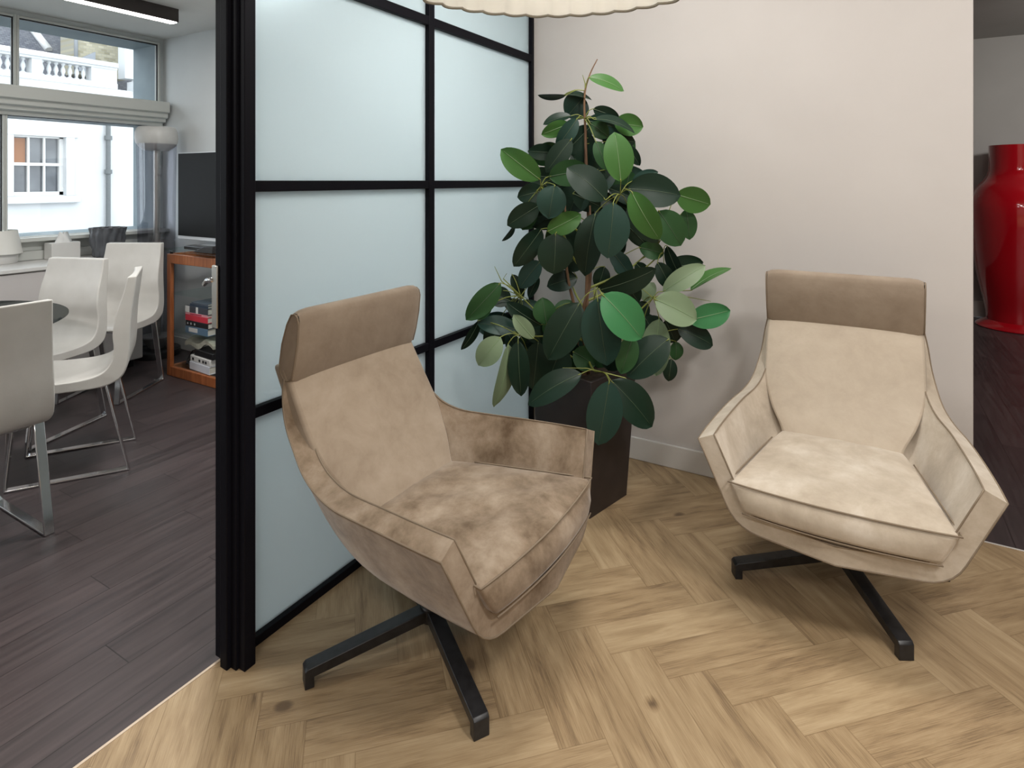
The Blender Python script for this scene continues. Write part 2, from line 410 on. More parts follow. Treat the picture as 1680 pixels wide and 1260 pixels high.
# stepped transom and sill
mb = MB()
mb.prism([(XWN, 2.13), (-5.20, 2.13), (-5.20, 2.04), (-5.23, 2.03), (-5.23, 1.995), (-5.265, 1.985), (-5.265, 1.96), (-5.31, 1.95), (-5.31, 1.925), (XWN, 1.925)], 1, -2.6, 3.0)
struct(mb.build('trim_3', M['frame'], bevel=.003))
mb = MB(); mb.box((XWN-.02, -2.6, 1.0), (-5.26, 3.03, 1.03)); mb.box((XWN, -2.6, .93), (-5.33, 3.03, 1.0)); mb.box((XWN, -2.6, .86), (-5.31, 3.03, .93))
struct(mb.build('trim_4', M['frame'], bevel=.004))

# glazed partition
wl = empty('wall_left', (XG, 2.1, 0)); struct(wl, 'black framed frosted glass partition')
def rel(o, e): return Vector(o)-e.location
T0, T1 = -.045, .0
rows = [(0, .03), (.711, .744), (1.415, 1.45), (2.126, 2.166), (2.83, 2.86)]
for z0, z1 in rows:
    MB().box((T0, -.95, z0), (T1, .93, z1)).build('glazing_bar', M['black_frame'], wl, bevel=.002)
for y0, y1 in ((1.165, 1.19), (2.068, 2.113-.006), (3.005, 3.03)):
    MB().box((T0, y0-2.1, 0), (T1+.002, y1-2.1, 2.86)).build('glazing_bar', M['black_frame'], wl, bevel=.002)
for (y0, y1) in ((1.19, 2.068), (2.107, 3.005)):
    for i in range(4):
        MB().box((-.028, y0-2.1, rows[i][1]), (-.020, y1-2.1, rows[i+1][0])).build('frosted_pane', M['frost'], wl)
# door jamb with stacked stiles
dj = empty('door_1', (-1.63, 1.13, 0)); struct(dj, 'black sliding door stiles at the partition end')
def jb(x0, x1, y0, y1, z0, nm='door_frame', mat='black_frame'):
    return MB().box((x0+1.63, y0-1.13, z0), (x1+1.63, y1-1.13, 2.86)).build(nm, M[mat], dj, bevel=.0025)
jb(-1.604, -1.574, 1.128, 1.166, 0); jb(-1.628, -1.600, 1.118, 1.166, 0); jb(-1.656, -1.624, 1.104, 1.166, 0); jb(-1.694, -1.655, 1.114, 1.2, .012, 'door_stile')
h = MB(); h.box((-1.699+1.63, 1.105-1.13, 1.005), (-1.672+1.63, 1.1145-1.13, 1.195)); h.build('door_handle', M['nickel'], dj, bevel=.003, label='brushed nickel flush pull plate')
h = MB(); h.tube([(-.06, -.02, 1.15), (-.10, -.018, 1.145), (-.125, -.012, 1.13)], [.008, .008, .007]); h.build('door_handle', M['chrome'], dj, label='small chrome lever')

# ------------------------------------------------------------ armchairs
PI_ = math.pi
def make_armchair():
    root = empty('armchair')
    # stations: spine, corner, rim  (right-hand side; x to the sitter's right, y forward)
    ST = [((0, .446, .288), (.292, .403, .298), (.417, .391, .562)),
          ((0, .31, .298), (.292, .30, .306), (.411, .29, .567)),
          ((0, .15, .313), (.288, .15, .323), (.398, .15, .573)),
          ((0, .0, .330), (.275, .0, .345), (.380, .0, .577)),
          ((0, -.14, .375), (.262, -.12, .40), (.352, -.11, .590)),
          ((0, -.235, .455), (.258, -.20, .485), (.330, -.185, .618)),
          ((0, -.29, .545), (.262, -.262, .57), (.315, -.237, .665)),
          ((0, -.335, .66), (.272, -.312, .67), (.302, -.287, .73)),
          ((0, -.358, .76), (.277, -.335, .765), (.293, -.308, .80)),
          ((0, -.362, .860), (.274, -.342, .860), (.281, -.312, .862))]
    cols = []
    for kind in range(3):
        cols.append(catmull([Vector(s[kind]) for s in ST], 5))
    n = len(cols[0]); rowsP = []
    for i in range(n):
        S, K, R = cols[0][i], cols[1][i], cols[2][i]
        half = []
        a = K+(R-K)*min(.42, .075/max((R-K).length, .01)); b = K+(S-K)*.24
        for t in (0, .25, .5, .75): half.append(R.lerp(a, t))
        for t in (0, .2, .4, .6, .8, 1): half.append(a*(1-t)**2+K*2*t*(1-t)+b*t*t)
        for t in (.33, .66, 1): half.append(b.lerp(S, t))
        rowsP.append(half+[Vector((-p.x, p.y, p.z)) for p in half[-2::-1]])
    m = len(rowsP[0]); TH = .058; inner = []
    for i in range(n):
        row = []
        for j in range(m):
            du = rowsP[min(i+1, n-1)][j]-rowsP[max(i-1, 0)][j]; dv = rowsP[i][min(j+1, m-1)]-rowsP[i][max(j-1, 0)]
            nn = du.cross(dv).normalized()
            c = Vector((0, -.02, .75))
            if nn.dot(c-rowsP[i][j]) < 0: nn = -nn
            if i == 0: nn = (nn-Vector((0, nn.y, 0))).normalized()
            row.append(rowsP[i][j]+nn*TH)
        inner.append(row)
    mb = MB(); bm = mb.bm
    Vo = mb.grid(rowsP); Vi = mb.grid(inner)
    def strip(a, b):
        for q in range(len(a)-1):
            f = bm.faces.new([a[q], a[q+1], b[q+1], b[q]]); f.smooth = True
    strip(Vo[0], Vi[0]); strip(Vo[-1], Vi[-1]); strip([r[0] for r in Vo], [r[0] for r in Vi]); strip([r[-1] for r in Vo], [r[-1] for r in Vi])
    o = mb.build('shell', None, root, bevel=.007, seg=3)
    # seam lines along the rim edges
    for G in (rowsP, inner):
        path = [r[0] for r in G[:0:-1]]+[p for p in G[0]]+[r[-1] for r in G[1:]]
        MB().tube([p.copy() for p in path], .0026, 6).build('seam', None, root)
    # back panel
    LV = [(.42, .195, -.03), (.477, .205, -.055), (.54, .243, -.098), (.60, .268, -.14), (.655, .281, -.172), (.75, .283, -.225), (.852, .281, -.277), (.90, .28, -.30)]
    lv = catmull([Vector(l) for l in LV], 3); fr, bk = [], []
    for L in lv:
        z, w, y = L; r1 = []
        prof = []
        for q in range(17):
            t = -1+2*q/16; e = abs(t)**8
            r1.append(Vector((w*t, y+.012*(1-t*t)-.010*e, z)))
        fr.append(r1); bk.append([Vector((p.x*.985, y-.075+.004*(1-(p.x/w)**2), p.z)) for p in r1])
    mb = MB(); A = mb.grid(fr); B = mb.grid(bk); bm = mb.bm
    def strip2(a, b):
        for q in range(len(a)-1): bm.faces.new([a[q], a[q+1], b[q+1], b[q]])
    strip2(A[0], B[0]); strip2(A[-1], B[-1]); strip2([r[0] for r in A], [r[0] for r in B]); strip2([r[-1] for r in A], [r[-1] for r in B])
    mb.build('backrest', None, root, bevel=.012, seg=3)
    # headrest
    HP = [(-.283, .846), (-.262, .90), (-.240, .975), (-.228, 1.045), (-.232, 1.066), (-.245, 1.077), (-.263, 1.076), (-.290, 1.040), (-.322, .97), (-.340, .90), (-.339, .868), (-.325, .847), (-.305, .841)]
    mb = MB(); P = []
    for q in range(17):
        t = math.sin(-PI_/2+PI_*q/16); xx = .279*t
        sh = 1-.13*abs(t)**18
        P.append([Vector((xx, -.285+(y+.285)*sh+.006*(1-t*t), .96+(z-.96)*sh)) for y, z in HP])
    V = mb.grid(P, close_v=True)
    mb.bm.faces.new(V[0]); mb.bm.faces.new(V[-1][::-1])
    mb.build('headrest', None, root, bevel=.006, seg=3)
    for q in (0, -1): MB().tube([p*1 for p in P[q]], .0026, 6, closed=True).build('headrest_seam', None, root)
    # seat cushion
    NX, NY = 20, 16; top, bot = [], []
    for i in range(NY+1):
        t = i/NY; y = lerp(-.075, .418, t)
        w = lerp(.200, .313, t**.9); zt = lerp(.477, .456, t); wb = lerp(.19, .268, t); zb = lerp(.39, .364, t)
        rt, rb = [], []
        for j in range(NX+1):
            s = -1+2*j/NX
            crown = .020*(1-s**4)*(1-(2*t-1)**6)
            wr = .0025*math.sin(9*s+14*t)+.002*math.sin(17*t-6*s*s)
            yy = y+.026*(1-s*s)*t*t
            rt.append(Vector((w*s, yy, zt+crown+wr*(1-s**4)*(1-(2*t-1)**4)-.004)))
            rb.append(Vector((wb*s, yy+(.012*t), zb)))
        top.append(rt); bot.append(rb)
    mb = MB(); A = mb.grid(top); B = mb.grid(bot); bm = mb.bm
    def side(a, b, bulge):
        mid = [bm.verts.new((p.co+q.co)/2+bulge(p.co)*(1-abs(2*i_/(len(a)-1)-1)**12)) for i_, (p, q) in enumerate(zip(a, b))]
        for q in range(len(a)-1):
            f = bm.faces.new([a[q], a[q+1], mid[q+1], mid[q]]); f.smooth = True
            f = bm.faces.new([mid[q], mid[q+1], b[q+1], b[q]]); f.smooth = True
        return mid
    side(A[-1], B[-1], lambda p: Vector((0, .014, 0))); side(A[0], B[0], lambda p: Vector((0, 0, 0)))
    side([r[0] for r in A], [r[0] for r in B], lambda p: Vector((-.004, 0, 0))); side([r[-1] for r in A], [r[-1] for r in B], lambda p: Vector((.004, 0, 0)))
    mb.build('seat_cushion', None, root, bevel=.013, seg=3, weld=True)
    sm = MB(); ps = [p+Vector((0, .003, .001)) for p in top[-1]]
    sm.tube([r[0]+Vector((-.001, 0, 0)) for r in top[3:-1]]+ps+[r[-1]+Vector((.001, 0, 0)) for r in top[-2:2:-1]], .0028, 6)
    sm.build('cushion_seam', None, root)
    MB().tube([p+Vector((0, .001, 0)) for p in bot[-1]], .0026, 6).build('cushion_seam', None, root)
    # base
    mb = MB(); mb.lathe([(.0, .066), (.034, .066), (.034, .108), (.030, .112), (.028, .118), (.028, .285), (.055, .292), (.055, .30), (0, .30)], 28, cap=False)
    mb.build('column', M['black_steel'], root, smooth_angle=40)
    mb = MB(); mb.box((-.16, -.14, .292), (.16, .14, .306)); mb.build('seat_plate', M['black_steel'], root, bevel=.003)
    for k in range(4):
        mb = MB(); w = .0225; L = .386
        mb.prism([(.0, .070), (.04, .070), (L-.026, .030), (L-.026, 0), (L, 0), (L, .048), (L-.008, .056), (.04, .104), (.0, .104)], 1, -w, w)
        leg = mb.build('leg', M['black_steel'], root, bevel=.002); leg.rotation_euler = (0, 0, k*math.pi/2)
    return root
PI = math.pi
SEAM = flat('brown seam thread', (.21, .16, .11), .8)
def dress(root, pos, th, base, tilt, seat, back, head):
    root.location = (pos[0]*CA-pos[1]*SA, pos[0]*SA+pos[1]*CA, 0); root.rotation_euler = (0, 0, math.radians(th)+AZ-PI/2)
    k = 0; t = math.radians(tilt); z0 = .33
    for ch in root.children:
        nm = ch.name.split('.')[0]
        if nm == 'leg':
            ch.rotation_euler = (0, 0, math.radians(base-th)+PI/2+k*PI/2); k += 1
        elif nm != 'column':
            ch.rotation_euler = (t, 0, 0); ch.location = (0, z0*math.sin(t), z0-z0*math.cos(t))
            if nm == 'seat_plate': continue
            mat = SEAM if 'seam' in nm else head if nm.startswith('headrest') else back if nm == 'backrest' else seat
            if len(ch.data.materials) == 0 or ch.data.materials[0] is None:
                ch.data.materials.clear(); ch.data.materials.append(mat)
            else:
                ch.data = ch.data.copy(); ch.data.materials[0] = mat
L = make_armchair()
R = copy_tree(L)
dress(L, (-.2556, 1.9023), -31.98, 207.33, 4.26, M['suede_shaded'], suede('shaded suede back', (.26, .20, .145), (.315, .25, .185), (.365, .295, .225)), M['suede_head'])
dress(R, (1.1986, 2.1976), -120.07, 178.99, 0, M['suede_lit'], suede('lit suede back', (.40, .335, .26), (.44, .37, .29), (.48, .41, .325)), M['suede_head'])  # back panels repeat the shaded and lit tones of the one fabric
tag(L, 'taupe suede swivel armchair turned side-on beside the frosted glass partition', 'armchair', 'suede swivel armchairs')
tag(R, 'taupe suede swivel armchair facing forward in front of the cream wall', 'armchair', 'suede swivel armchairs')
#__MORE__

# ------------------------------------------------------------ potted rubber plant
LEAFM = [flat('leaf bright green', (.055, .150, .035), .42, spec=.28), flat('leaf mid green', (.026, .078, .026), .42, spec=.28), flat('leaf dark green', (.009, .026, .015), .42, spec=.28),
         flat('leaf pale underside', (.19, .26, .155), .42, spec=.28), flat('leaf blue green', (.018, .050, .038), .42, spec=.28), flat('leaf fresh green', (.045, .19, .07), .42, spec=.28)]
VEINM = flat('leaf midrib', (.22, .32, .17), .42, spec=.28)
PC = Vector((-1.114, 2.558, 0))
plant = empty('potted_rubber_plant', PC); tag(plant, 'tall rubber plant with broad dark leaves in a square dark planter', 'plant')
ang = math.radians(-14.3)
mb = MB(); bw, tw, H = .140, .172, .60
def ring(w, z, n=1): return [Vector((math.cos(ang)*x-math.sin(ang)*y, math.sin(ang)*x+math.cos(ang)*y, z)) for x, y in ((-w, -w), (w, -w), (w, w), (-w, w))]
mb.grid([ring(bw, 0), ring(bw, .004), ring(tw, H), ring(tw-.014, H), ring(tw-.02, H-.06)], close_v=True, smooth=False)
mb.bm.faces.new([mb.bm.verts.new(p) for p in ring(bw, 0)])
mb.build('planter', M['pot'], plant, bevel=.003)
mb = MB(); mb.ngon(ring(tw-.019, H-.045)); so = mb.build('soil', M['soil'], plant)
D0 = 2.77
def PP(crop, x, y, d):
    oy = 80 if crop == 'A' else 400
    return W(740+x/3.5, oy+y/3.5, D=D0+d)-PC
nodes = {'n1': ('A', 515, 790, -.10), 'n2': ('A', 972, 835, -.20), 'n3': ('A', 770, 240, 0), 'n4': ('A', 765, 400, 0), 'n5': ('B', 565, 490, -.16), 'n6': ('B', 400, 300, -.05),
         'n7': ('B', 830, 265, -.22), 'n8': ('B', 1160, 310, -.08), 'n9': ('B', 860, 735, -.22), 'n10': ('B', 1215, 50, 0), 'n11': ('B', 390, 525, -.14), 'n12': ('A', 720, 500, .05), 'n13': ('A', 1190, 1120, .03),
         'n14': ('B', 720, 340, -.08), 'n15': ('A', 640, 1060, -.12), 'n16': ('B', 1130, 560, -.12), 'n17': ('B', 660, 130, .05)}
NP = {k: PP(*v) for k, v in nodes.items()}
trunk = [Vector((0, 0, .55)), PP('B', 775, 500, .0), PP('B', 780, 260, 0), PP('A', 790, 1000, .01), PP('A', 775, 640, .0), PP('A', 772, 480, 0), PP('A', 765, 330, 0), PP('A', 772, 230, 0), PP('A', 800, 140, 0), PP('A', 840, 60, 0)]
mb = MB(); tp = catmull(trunk, 4); mb.tube(tp, [lerp(.013, .0022, (i/len(tp))**.8) for i in range(len(tp))], 8)
mb.build('trunk', M['bark'], plant, smooth_angle=50)
for dx, topn, dd in ((-70, ('B', 665, 150, .02), .03), (25, ('B', 800, 200, -.05), -.02)):
    mb = MB(); t2 = catmull([Vector((dx*.0006, .02, .55)), PP('B', 745+dx*.4, 420, dd), PP(*topn), PP('A', 760+dx*1.5, 900, dd)], 5)
    mb.tube(t2, [lerp(.010, .004, i/len(t2)) for i in range(len(t2))], 8); mb.build('trunk', M['bark'], plant, smooth_angle=50)
mb = MB()
def trunk_at(z):
    return min(tp, key=lambda p: abs(p.z-z))
for k, p in NP.items():
    if k in ('n3', 'n4'): continue
    zz = max(p.z-.22 if p.z > .8 else p.z+.02, .56); a = trunk_at(zz)
    midp = a.lerp(p, .55)+Vector((0, 0, -.03)); mb = MB(); mb.tube(catmull([a, midp, p], 5), [lerp(.006, .0028, i/10) for i in range(11)], 6); mb.build('branch', M['petiole'], plant, smooth_angle=50)
for a, b, c in ((('B', 290, 215, -.05), ('B', 250, 130, -.05), 'n6'), (('B', 300, 200, -.05), ('B', 320, 170, -.05), 'n6'), (('B', 1000, 770, -.24), ('B', 1035, 805, -.25), 'n9'), (('B', 780, 715, -.2), ('B', 640, 712, -.2), 'n9'), (('B', 820, 290, -.24), ('B', 822, 240, -.24), 'n7'),
                (('A', 770, 200, 0), ('A', 755, 150, 0), 'n3'), (('B', 1330, 300, 0), ('B', 1490, 330, .02), 'n8')):
    mb = MB(); mb.tube([NP[c], PP(*a), PP(*b)], [.003, .0025, .0012], 6); mb.build('branch', M['petiole'], plant, smooth_angle=50)

lf = MB(); pet = MB()
def leaf(crop, bx, by, tx, ty, w, d, mi, dt=0, curl=.0, turn=0):
    rnd = random.random
    B = PP(crop, bx, by, d); T = PP(crop, tx, ty, d+dt)
    ax = T-B; Lh = ax.length
    view = (B+PC-Vector((0, 0, CAMH))).normalized()
    wv = ax.cross(view).normalized(); nrm = wv.cross(ax).normalized()
    if nrm.dot(view) > 0: nrm = -nrm; 
    tw_ = turn if turn else (rnd()-.5)*.7
    wv2 = (wv*math.cos(tw_)+nrm*math.sin(tw_)); n2 = (nrm*math.cos(tw_)-wv*math.sin(tw_))
    wr = 1.08*w/3.5*(D0+d)/F_PX/max(math.cos(tw_), .5)/2
    if wr*2 < Lh*.38:      # seen nearly edge-on: a full-width leaf turned away
        full = Lh*.24; c = wr/full; sgn = 1 if rnd() > .5 else -1
        wv2 = wv*c+nrm*sgn*math.sqrt(max(0, 1-c*c)); n2 = ax.normalized().cross(wv2); 
        if n2.dot(view) > 0: n2 = -n2
        wr = full
    bend = (.07+.08*rnd())*Lh; fold = .10+.14*rnd(); wave = .03*Lh*(rnd()-.3)
    N, Mx = 14, 8; P = []
    for i in range(N+1):
        t = i/N
        prof = (1-abs(2*t**.96-1)**2.05)**.70 if 0 < t < 1 else 0
        if t > .95: prof *= lerp(1, .35, (t-.95)/.05)
        hw = wr*max(prof, .008)
        c = B+ax*t+n2*bend*(4*t*(1-t)*.6-.3*t*t)+Vector((0, 0, -1))*.05*Lh*t*t
        row = []
        for j in range(Mx+1):
            s = -1+2*j/Mx
            row.append(c+wv2*hw*s+n2*(hw*fold*(abs(s)**1.3)+wave*math.sin(5*t+3*s)*abs(s)))
        P.append(row)
    lf.grid(P, mi=mi)
    # midrib
    vm = 6 if mi in (0, 5, 3) else 7
    lf.tube([P[i][Mx//2]+n2*.0006 for i in range(0, N, 1)], [lerp(.0017, .0006, i/N) for i in range(N)], 5, mi=vm)
    # petiole to the nearest node
    cand = list(NP.values())+[q for q in tp]
    q = min(cand, key=lambda p: (p-B).length)
    q2 = min(NP.values(), key=lambda p: (p-B).length)
    if (q2-B).length < .17: q = q2
    m_ = q.lerp(B, .5)+Vector((0, 0, .012))
    pet.tube(catmull([q, m_, B, B+ax*.06+n2*bend*.15], 3), .0021, 5)
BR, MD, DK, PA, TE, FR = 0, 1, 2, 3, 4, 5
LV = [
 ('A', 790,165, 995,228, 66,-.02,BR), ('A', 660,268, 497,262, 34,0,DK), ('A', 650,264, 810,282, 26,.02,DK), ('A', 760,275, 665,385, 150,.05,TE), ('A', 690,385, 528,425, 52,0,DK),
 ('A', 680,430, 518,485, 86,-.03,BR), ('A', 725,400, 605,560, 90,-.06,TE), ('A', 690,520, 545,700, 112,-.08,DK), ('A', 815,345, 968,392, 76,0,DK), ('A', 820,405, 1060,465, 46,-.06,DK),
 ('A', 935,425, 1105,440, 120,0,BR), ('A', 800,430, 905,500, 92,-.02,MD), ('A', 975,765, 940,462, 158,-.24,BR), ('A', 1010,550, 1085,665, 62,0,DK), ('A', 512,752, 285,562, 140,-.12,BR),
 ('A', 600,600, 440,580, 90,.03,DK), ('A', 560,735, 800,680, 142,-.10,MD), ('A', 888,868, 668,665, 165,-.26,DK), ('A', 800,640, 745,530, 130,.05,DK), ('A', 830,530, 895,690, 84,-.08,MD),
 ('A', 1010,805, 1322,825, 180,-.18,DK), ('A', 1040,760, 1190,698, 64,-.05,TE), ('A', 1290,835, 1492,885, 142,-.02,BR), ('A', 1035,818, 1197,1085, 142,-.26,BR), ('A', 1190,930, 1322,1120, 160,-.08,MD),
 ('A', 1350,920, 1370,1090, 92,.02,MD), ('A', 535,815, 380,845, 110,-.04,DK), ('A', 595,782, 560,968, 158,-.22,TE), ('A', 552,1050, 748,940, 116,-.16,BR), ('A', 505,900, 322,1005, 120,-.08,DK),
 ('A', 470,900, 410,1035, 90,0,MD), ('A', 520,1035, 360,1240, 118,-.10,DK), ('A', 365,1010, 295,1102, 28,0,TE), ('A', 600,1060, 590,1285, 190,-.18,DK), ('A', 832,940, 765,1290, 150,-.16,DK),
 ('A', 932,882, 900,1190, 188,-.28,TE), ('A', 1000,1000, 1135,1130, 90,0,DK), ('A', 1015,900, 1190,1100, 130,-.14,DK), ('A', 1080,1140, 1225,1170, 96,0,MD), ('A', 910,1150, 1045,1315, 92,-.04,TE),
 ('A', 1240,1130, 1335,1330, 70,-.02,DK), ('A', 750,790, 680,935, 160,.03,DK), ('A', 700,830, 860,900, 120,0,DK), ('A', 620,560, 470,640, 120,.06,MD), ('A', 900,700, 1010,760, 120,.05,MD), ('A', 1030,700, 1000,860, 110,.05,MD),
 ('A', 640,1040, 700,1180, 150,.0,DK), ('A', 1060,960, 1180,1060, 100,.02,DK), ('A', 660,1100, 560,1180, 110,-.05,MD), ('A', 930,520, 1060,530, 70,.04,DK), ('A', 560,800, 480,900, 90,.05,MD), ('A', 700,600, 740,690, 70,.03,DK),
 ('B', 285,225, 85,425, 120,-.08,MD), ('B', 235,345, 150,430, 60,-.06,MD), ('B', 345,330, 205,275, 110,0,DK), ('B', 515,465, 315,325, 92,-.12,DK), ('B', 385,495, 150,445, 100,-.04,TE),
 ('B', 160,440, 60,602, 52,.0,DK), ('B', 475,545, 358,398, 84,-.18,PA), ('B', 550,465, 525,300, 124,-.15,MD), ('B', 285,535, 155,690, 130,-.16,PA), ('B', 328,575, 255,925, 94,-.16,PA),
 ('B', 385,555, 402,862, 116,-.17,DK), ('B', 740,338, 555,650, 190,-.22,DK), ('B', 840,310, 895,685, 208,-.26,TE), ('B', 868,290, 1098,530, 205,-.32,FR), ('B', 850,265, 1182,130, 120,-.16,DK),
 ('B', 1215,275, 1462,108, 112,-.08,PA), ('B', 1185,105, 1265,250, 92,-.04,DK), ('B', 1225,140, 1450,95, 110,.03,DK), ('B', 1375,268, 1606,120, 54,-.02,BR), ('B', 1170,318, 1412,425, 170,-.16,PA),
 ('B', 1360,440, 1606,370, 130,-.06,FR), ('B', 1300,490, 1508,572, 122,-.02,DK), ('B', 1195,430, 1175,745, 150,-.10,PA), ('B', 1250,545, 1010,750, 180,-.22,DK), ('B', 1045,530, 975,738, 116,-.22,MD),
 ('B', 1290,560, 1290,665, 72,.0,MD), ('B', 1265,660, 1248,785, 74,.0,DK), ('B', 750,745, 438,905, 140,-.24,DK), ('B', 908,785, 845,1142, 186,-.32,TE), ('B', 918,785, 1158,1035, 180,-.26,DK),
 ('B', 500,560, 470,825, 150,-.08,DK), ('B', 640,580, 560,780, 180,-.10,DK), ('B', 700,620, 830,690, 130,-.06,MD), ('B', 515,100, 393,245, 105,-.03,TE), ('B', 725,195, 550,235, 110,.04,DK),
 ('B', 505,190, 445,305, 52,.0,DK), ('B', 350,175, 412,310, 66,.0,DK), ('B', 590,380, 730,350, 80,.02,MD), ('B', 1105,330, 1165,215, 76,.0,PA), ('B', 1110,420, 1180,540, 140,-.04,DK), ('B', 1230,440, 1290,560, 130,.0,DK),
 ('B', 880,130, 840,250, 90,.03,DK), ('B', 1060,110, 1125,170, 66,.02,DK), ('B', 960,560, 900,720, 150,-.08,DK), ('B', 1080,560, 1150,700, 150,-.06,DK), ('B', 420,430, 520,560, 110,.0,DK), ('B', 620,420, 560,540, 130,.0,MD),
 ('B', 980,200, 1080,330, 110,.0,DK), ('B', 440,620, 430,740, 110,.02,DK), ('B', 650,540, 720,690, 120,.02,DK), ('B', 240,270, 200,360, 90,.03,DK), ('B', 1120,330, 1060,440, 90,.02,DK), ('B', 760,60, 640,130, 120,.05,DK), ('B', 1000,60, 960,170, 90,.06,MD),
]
for l in LV: leaf(*l)
rs = random.Random(11)
for (crop, cx, cy, rx, ry, n) in (('A', 790, 900, 330, 330, 24), ('B', 830, 560, 360, 170, 16), ('B', 390, 480, 170, 140, 8), ('A', 800, 560, 190, 200, 8)):
    for k in range(n):
        a = rs.uniform(0, 2*PI); q = math.sqrt(rs.random()); x, y = cx+rx*q*math.cos(a), cy+ry*q*math.sin(a)
        if crop == 'B' and y < 340: continue
        b_ = math.atan2(y-cy+120, x-cx)+rs.uniform(-.6, .6); Ls = rs.uniform(190, 250)
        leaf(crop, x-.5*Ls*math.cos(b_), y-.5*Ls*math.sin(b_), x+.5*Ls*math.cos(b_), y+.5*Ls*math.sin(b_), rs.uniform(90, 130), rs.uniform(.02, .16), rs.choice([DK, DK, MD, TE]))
lf.build('foliage', LEAFM+[VEINM, flat('dark leaf midrib', (.07, .105, .06), .5)], plant)
pet.build('leaf_stalks', M['petiole'], plant)

# ------------------------------------------------------------ pendant lamp
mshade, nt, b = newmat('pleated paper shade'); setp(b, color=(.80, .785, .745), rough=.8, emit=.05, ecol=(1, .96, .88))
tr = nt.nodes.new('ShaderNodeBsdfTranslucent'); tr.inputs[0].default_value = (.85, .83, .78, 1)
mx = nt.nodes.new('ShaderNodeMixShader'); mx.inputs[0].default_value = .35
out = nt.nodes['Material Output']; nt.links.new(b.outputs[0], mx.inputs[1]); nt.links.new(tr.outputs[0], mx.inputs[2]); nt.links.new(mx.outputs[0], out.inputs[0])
pc = (.105*CA-1.36*SA, .105*SA+1.36*CA, 1.95)
pen = empty('pendant_lamp', pc); tag(pen, 'large round white pleated pendant lamp hanging above the armchairs', 'lamp')
wv = lambda a, z: .040*abs(math.sin(a*21))
prof = [(.447, .0), (.450, .012), (.43, .07), (.38, .14), (.30, .20), (.20, .24), (.06, .262), (.03, .265)]
mb = MB(); mb.lathe(prof, 252, wave=wv, cap=False)
mb.lathe([(r-.004 if r > .1 else r, z-.003 if z > .02 else z) for r, z in prof], 252, wave=wv, cap=False)
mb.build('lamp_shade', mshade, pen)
mb = MB(); n = 252
mb.tube([Vector((.4475*(1+wv(2*PI*k/n, 0))*math.cos(2*PI*k/n), .4475*(1+wv(2*PI*k/n, 0))*math.sin(2*PI*k/n), -.002)) for k in range(n)], .0045, 6, closed=True)
mb.build('shade_rim', flat('grey beige rim', (.22, .20, .16), .6), pen)
mb = MB(); mb.lathe([(0, .11), (.03, .115), (.05, .14), (.05, .165), (.03, .195), (.018, .21), (.018, .26), (0, .26)], 24, cap=False); mb.build('bulb', emitter('opal bulb', (1, .93, .83), 1.5), pen)
mb = MB(); mb.tube([(0, 0, .26), (0, 0, .95)], .004, 8); mb.build('cord', M['blackpl'], pen)
mb = MB(); mb.lathe([(0, .955), (.05, .955), (.06, .968), (.06, .9695), (0, .9695)], 24); mb.build('ceiling_rose', M['white'], pen)
pl_ = bpy.data.lights.new('bulb_light', 'POINT'); pl_.energy = 3.8; pl_.color = (1, .95, .87); pl_.shadow_soft_size = .05
po = bpy.data.objects.new('bulb_light', pl_); link(po, pen); po.location = (0, 0, .09)

# ------------------------------------------------------------ red vase in the back room
ve = W(1670, 800, D=5.93); ve.z = 0
mb = MB(); base = catmull([Vector(p) for p in [(.248, .0, .070), (.262, 0, .2), (.325, 0, .50), (.368, 0, .85), (.392, 0, 1.12), (.382, 0, 1.25), (.335, 0, 1.38), (.272, 0, 1.46), (.240, 0, 1.52), (.230, 0, 1.60), (.230, 0, 1.80)]], 5)
pr = [(0, .0), (.333, .0), (.338, .008), (.332, .018), (.27, .058)]+[(p.x, p.z) for p in base]+[(.220, 1.802), (.218, 1.79), (.218, 1.6)]
mb.lathe(pr, 72, cap=False); v = mb.build('floor_vase', M['red'], smooth_angle=50); v.location = (ve.x, ve.y, 0)
tag(v, 'tall glossy red floor vase on the dark floor beyond the cream wall', 'vase')

